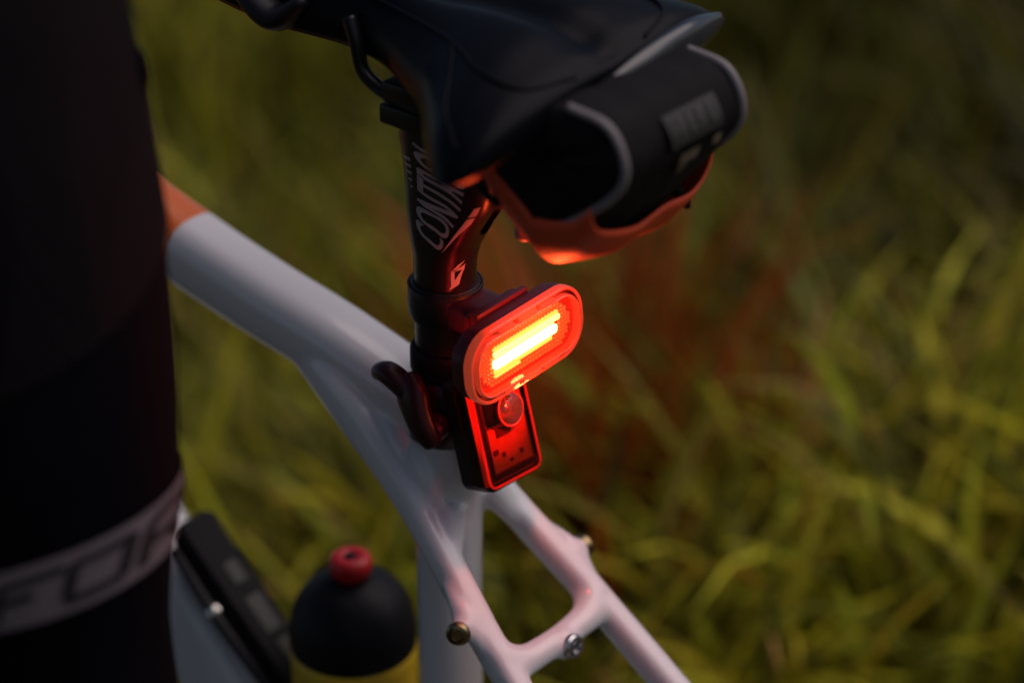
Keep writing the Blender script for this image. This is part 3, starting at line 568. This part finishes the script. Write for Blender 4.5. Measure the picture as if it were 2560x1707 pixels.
for sg in (-1, 1):
    arc = [( -112, 211), (-134, 207.5), (-143.5, 192), (-138.5, 177), (-117, 158.5), (-104, 153)]
    make('piping', *tube(Bp([(sg * 43.5, *p) for p in arc]), .0022, n=60, seg=12), piping_mat, bag)
# pale bottom shell hanging below
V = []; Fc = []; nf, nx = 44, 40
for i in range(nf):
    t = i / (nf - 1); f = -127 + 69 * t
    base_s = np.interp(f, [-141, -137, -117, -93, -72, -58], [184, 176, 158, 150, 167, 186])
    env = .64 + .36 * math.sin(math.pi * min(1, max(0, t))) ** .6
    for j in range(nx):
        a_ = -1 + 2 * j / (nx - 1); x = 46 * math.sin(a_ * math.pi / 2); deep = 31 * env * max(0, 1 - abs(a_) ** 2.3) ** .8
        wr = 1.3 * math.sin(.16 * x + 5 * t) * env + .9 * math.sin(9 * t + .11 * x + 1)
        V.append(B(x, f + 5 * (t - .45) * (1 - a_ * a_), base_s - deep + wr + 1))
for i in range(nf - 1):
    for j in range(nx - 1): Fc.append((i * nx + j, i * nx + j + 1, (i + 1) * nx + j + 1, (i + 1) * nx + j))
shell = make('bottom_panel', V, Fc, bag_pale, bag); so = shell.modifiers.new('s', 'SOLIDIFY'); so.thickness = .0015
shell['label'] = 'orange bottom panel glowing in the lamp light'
# logo patch with printing on the rear panel
def rear_pt(x, t, off=.8):
    P = catmull([(-128, 212), (-139, 202), (-144.5, 191), (-139.5, 176), (-122, 162)], 41); i = t * 40; p = np.array([np.interp(i, range(41), P[:, k]) for k in (0, 1)]); d = p - cen; d /= np.linalg.norm(d); p = p + d * (off + 1.3)
    return B(x, p[0], p[1])
def patch(name, x0, x1, t0, t1, m_, off, parent):
    V = [rear_pt(x0 + (x1 - x0) * i / 8, t0 + (t1 - t0) * j / 8, off) for i in range(9) for j in range(9)]
    return make(name, V, [(i * 9 + j, i * 9 + j + 1, (i + 1) * 9 + j + 1, (i + 1) * 9 + j) for i in range(8) for j in range(8)], m_, parent)
lab = patch('label_patch', -14, 24, .22, .52, mat('patch_grey', (.022, .019, .020), .6, noise=.3, nscale=200), 1.2, bag)
gl = mat('patch_print', (.036, .031, .031), .6, noise=.4, nscale=400)
for x0, x1, t0, t1 in ((-11, -9, .27, .46), (-7, -3, .27, .33), (-7, -5, .36, .46), (0, 2, .26, .45), (2, 5, .40, .46), (7, 9, .27, .46), (9, 13, .27, .32), (15, 20, .38, .45), (15, 17, .26, .38)): patch('printed_mark', x0, x1, t0, t1, gl, 1.7, lab)
be = mat('beige_print', (.17, .13, .10), .6, noise=.3, nscale=300)
patch('beige_mark', -6, 8, .60, .70, be, 1.2, bag); patch('beige_mark', 18, 24, .58, .66, be, 1.2, bag); patch('beige_mark', -3, 3, .72, .80, be, 1.2, bag)
zp = MB().add(*tube(Bp([(30, -112, 152), (33, -120, 142), (34, -122, 137)]), [.002, .003, .0016], n=8, seg=10)); zp.build('zip_pull', rubber, bag)
MB().add(*tube(Bp([(-44, -70, 190), (-45, -60, 178), (-46, -63, 160), (-42, -72, 150)]), .004, .0012, n=20, seg=10, hint=F_)).build('strap', rubber, bag)
MB().add(*tube(Bp([(-45, -72, 200), (-46, -78, 199), (-46, -84, 197)]), .0022, n=8, seg=10)).build('strap_buckle', mat('buckle', (.5, .1, .08), .3), bag)
MB().add(*tube(Bp([(-12, -58, 128), (-14, -60, 121), (-10, -62, 118)]), [.0016, .0022, .001], n=8, seg=8)).build('zip_pull', piping_mat, bag)

# ---------------------------------------------------------------- water bottle on the seat tube
bot = empty('water_bottle', B(0, 74, -330), 'yellow drinking bottle with black lid and red nozzle in front of the seat tube', 'bottle')
b0 = B(0, 74, -18)
def at_s(s): return b0 + S_ * s / 1000
make('bottle_body', *lathe(at_s(0), S_, [(-.262, .030), (-.260, .034), (-.255, .0355), (-.178, .0358), (-.174, .0362), (-.166, .0365), (-.164, .0350)], 48), bottle_yellow, bot)
make('lid', *lathe(at_s(0), S_, [(-.166, .0352), (-.165, .0362), (-.160, .0365), (-.153, .0362), (-.145, .0345), (-.136, .031), (-.129, .0255), (-.1245, .019), (-.122, .0125), (-.1215, .0105)], 48), bottle_black, bot)
noz = make('nozzle', *lathe(at_s(0), S_, [(-.1225, .0085), (-.119, .0088), (-.118, .0115), (-.1115, .0122), (-.1085, .0112), (-.107, .0085), (-.1072, .0045), (-.1085, .0035), (-.1085, .0004)], 32), nozzle_red, bot)
make('nozzle_hole', *lathe(at_s(0), S_, [(-.1084, .0036), (-.1076, .0034), (-.1075, .0004)], 20), bottle_black, noz)
make('bottle_print', *lathe(at_s(0), S_, [(-.215, .0360), (-.214, .0362), (-.198, .0362), (-.197, .0360)], 48), bottle_black, bot)

# ---------------------------------------------------------------- person standing left of the bicycle
per = empty('person', (-.33, .02, 0), 'person in tight black clothes with a grey lettered band round the thigh', 'person')
AX0 = np.array([-.279, .006]) + .0108 * right[:2] / np.linalg.norm(right[:2])
leg_tab = np.array([(.07, .040), (.12, .038), (.22, .048), (.34, .058), (.43, .054), (.50, .053), (.58, .052), (.66, .053), (.72, .053), (.76, .0575), (.79, .0665), (.82, .076), (.86, .085), (.89, .090), (.93, .0945), (.98, .0985), (1.04, .101), (1.10, .10)])
def thigh_c(z): return AX0 + np.array([.0, .0])
def leg_pt(phi, z, off=0., cx=None):
    c = thigh_c(z) if cx is None else cx; r_ = np.interp(z, leg_tab[:, 0], leg_tab[:, 1]) + off
    return np.array([c[0] + r_ * math.cos(phi), c[1] + 1.04 * r_ * math.sin(phi), z])
bd = MB()
zs = np.concatenate([np.linspace(.06, .6, 30), np.linspace(.62, 1.10, 50)]); sp2 = 48
for cx in (AX0, AX0 + np.array([-.215, .0])):
    V = [leg_pt(2 * math.pi * j / sp2, z, 0, cx) for z in zs for j in range(sp2)]
    Fc = [(i * sp2 + j, i * sp2 + (j + 1) % sp2, (i + 1) * sp2 + (j + 1) % sp2, (i + 1) * sp2 + j) for i in range(len(zs) - 1) for j in range(sp2)] + [tuple(range(sp2))[::-1], tuple(range((len(zs) - 1) * sp2, len(zs) * sp2))]
    bd.add(V, Fc)
    bd.add(*tube([(cx[0], cx[1] - .06, .035), (cx[0], cx[1] + .02, .045), (cx[0], cx[1] + .12, .032), (cx[0], cx[1] + .19, .025)], [.033, .042, .045, .03], [.035, .045, .030, .02], n=20, seg=24))
hx = (AX0 + np.array([-.1075, .0]))
bd.add(*tube([(hx[0], hx[1], .90), (hx[0], hx[1], .98), (hx[0], hx[1] + .01, 1.10), (hx[0], hx[1] + .04, 1.22), (hx[0], hx[1] + .09, 1.36), (hx[0], hx[1] + .12, 1.46), (hx[0], hx[1] + .14, 1.52)], [.15, .185, .165, .165, .185, .17, .08], [.09, .11, .10, .105, .115, .09, .06], n=30, seg=40, ex=2.3))
bd.add(*tube([(hx[0], hx[1] + .14, 1.50), (hx[0], hx[1] + .16, 1.60)], .055, n=6, seg=24))
bd.add(*tube([(hx[0], hx[1] + .17, 1.57), (hx[0], hx[1] + .18, 1.60), (hx[0], hx[1] + .18, 1.70), (hx[0], hx[1] + .17, 1.79), (hx[0], hx[1] + .16, 1.82)], [.03, .06, .078, .06, .02], [.04, .085, .10, .075, .02], n=18, seg=28))
bd.add(*tube([(hx[0], hx[1] + .27, 1.71), (hx[0], hx[1] + .295, 1.665)], [.008, .014], n=5, seg=12))
for sg, hnd in ((1, B(-150, 440, 190)), (-1, B(-330, 420, 190))):
    sh = np.array([hx[0] + sg * .17, hx[1] + .12, 1.43]); el = (sh + hnd) / 2 + np.array([sg * .06, -.02, -.10])
    bd.add(*tube([sh, el, hnd], [.05, .038, .027], n=24, seg=20)); bd.add(*tube([hnd, hnd + F_ * .07], [.028, .036], [.018, .016], n=8, seg=18, hint=R_))
    for k, (dx, ln_) in enumerate(((-.026, .055), (-.009, .068), (.009, .072), (.026, .062))): bd.add(*tube([hnd + F_ * .06 + R_ * dx, hnd + F_ * (.06 + ln_ * .6) + R_ * dx, hnd + F_ * (.06 + ln_ * .75) + R_ * dx - S_ * .03], .009, n=10, seg=12))
    bd.add(*tube([hnd + F_ * .02 - sg * R_ * .026, hnd + F_ * .05 - sg * R_ * .045 - S_ * .015, hnd + F_ * .07 - sg * R_ * .04 - S_ * .03], .010, n=10, seg=12))
PV, PF, PN = fused(bd, .0055, 6)
body = make('body', PV, PF, tights, per); body.data.materials.append(skin_m)
fz = np.array([PV[f[0]] for f in PF]); mi = ((fz[:, 2] > 1.54) | (fz[:, 1] > .40)).astype(np.int32); body.data.polygons.foreach_set('material_index', mi)
# thigh band: ring strip following the leg, with its lettering
def zmid(phi): return .7935
def strip_ring(name, z0, z1, off, m_, parent, ph0=0, ph1=2 * math.pi, nphi=96, nz=8):
    V = [leg_pt(ph0 + (ph1 - ph0) * i / nphi, z0 + (z1 - z0) * j / nz, off) for i in range(nphi + 1) for j in range(nz + 1)]
    return make(name, V, [(i * (nz + 1) + j, i * (nz + 1) + j + 1, (i + 1) * (nz + 1) + j + 1, (i + 1) * (nz + 1) + j) for i in range(nphi) for j in range(nz)], m_, parent)
BZ0, BZ1 = .798, .8265
band = strip_ring('thigh_band', BZ0, BZ1, .0013, band_mat, per); band['label'] = 'grey band with dark lettering'
PHI_C = math.atan2(-view[1], -view[0])                          # direction from the leg towards the camera
def stroke(pts, wd):
    P = catmull(np.array(pts, float), max(2, 10 * (len(pts) - 1))) if len(pts) > 2 else np.array([np.array(pts[0]) + t * (np.array(pts[1], float) - np.array(pts[0])) for t in np.linspace(0, 1, 12)])
    T = np.gradient(P, axis=0); T /= np.linalg.norm(T, axis=1)[:, None]; Nn = np.column_stack([-T[:, 1], T[:, 0]]); V = []; Fc = []
    for p, n_ in zip(P, Nn): V += [p - n_ * wd / 2, p + n_ * wd / 2]
    return V, [(2 * i, 2 * i + 1, 2 * i + 3, 2 * i + 2) for i in range(len(P) - 1)]
letters = {'F': [[(0, 0), (3.2, 9.5), (5, 12), (8, 12.8), (21, 13.6)], [(3, 6.6), (12.5, 7.2)]],
           'O': [[(20, 1.0), (23.0, 13.0)], [(22.5, 13.3), (36, 13.6)], [(36, 13.6), (33, 1.2)], [(33.2, 1.2), (20, .8)]],
           'R': [[(38, 0), (41.5, 13.0), (52, 13.0), (53, 9), (49, 6.5), (41, 6.2)], [(46, 6.2), (51, 0)]],
           'C': [[(68, 13), (60, 13), (57, 7), (58, .8), (66, .8)]], 'E': [[(84, 13), (76, 13), (73, 7), (74, .8), (82, .8)], [(74, 7), (80, 7)]]}
for ch, strokes in letters.items():
    mb = MB()
    for st in strokes:
        V, Fc = stroke(st, 2.9); V = [leg_pt(PHI_C + .03 + .0145 * p[0] + .00025 * p[0] ** 2, BZ0 + .0052 + p[1] * 1.30 / 1000, .0021) for p in V]; mb.add(V, Fc)
    mb.build('letter', letter_dark, band, smooth=False)
# jersey hem over the hips, knitted mesh
def knit():
    M = mat('knit_jersey', (.006, .004, .006), .8, noise=.3, nscale=30, spec=.10); t = M.node_tree; p = t.nodes['Principled BSDF']
    tc = t.nodes.new('ShaderNodeTexCoord'); vo = t.nodes.new('ShaderNodeTexVoronoi'); vo.inputs['Scale'].default_value = 420; vo.inputs['Randomness'].default_value = .25
    t.links.new(tc.outputs['Object'], vo.inputs['Vector']); b = t.nodes.new('ShaderNodeBump'); b.inputs['Strength'].default_value = .9; b.inputs['Distance'].default_value = .002
    t.links.new(vo.outputs['Distance'], b.inputs['Height']); t.links.new(b.outputs[0], p.inputs['Normal']); return M
V = []; Fc = []; nphi, nz = 96, 14
for i in range(nphi + 1):
    ph = 2 * math.pi * i / nphi; lowz = .935 - .035 * math.cos(ph - PHI_C - .1)
    for j in range(nz + 1): V.append(leg_pt(ph, lowz + (1.10 - lowz) * j / nz, .0022 + (.0004 * math.sin(7 * ph))))
make('jersey_hem', V, [(i * (nz + 1) + j, i * (nz + 1) + j + 1, (i + 1) * (nz + 1) + j + 1, (i + 1) * (nz + 1) + j) for i in range(nphi) for j in range(nz)], knit(), per)
pb = PHI_C + rad(88); make('pocket_tab', *tube([leg_pt(pb, 1.008, -.004), leg_pt(pb, 1.004, .001), leg_pt(pb, .994, .001), leg_pt(pb, .988, -.004)], .0045, n=12, seg=12), tights, per)
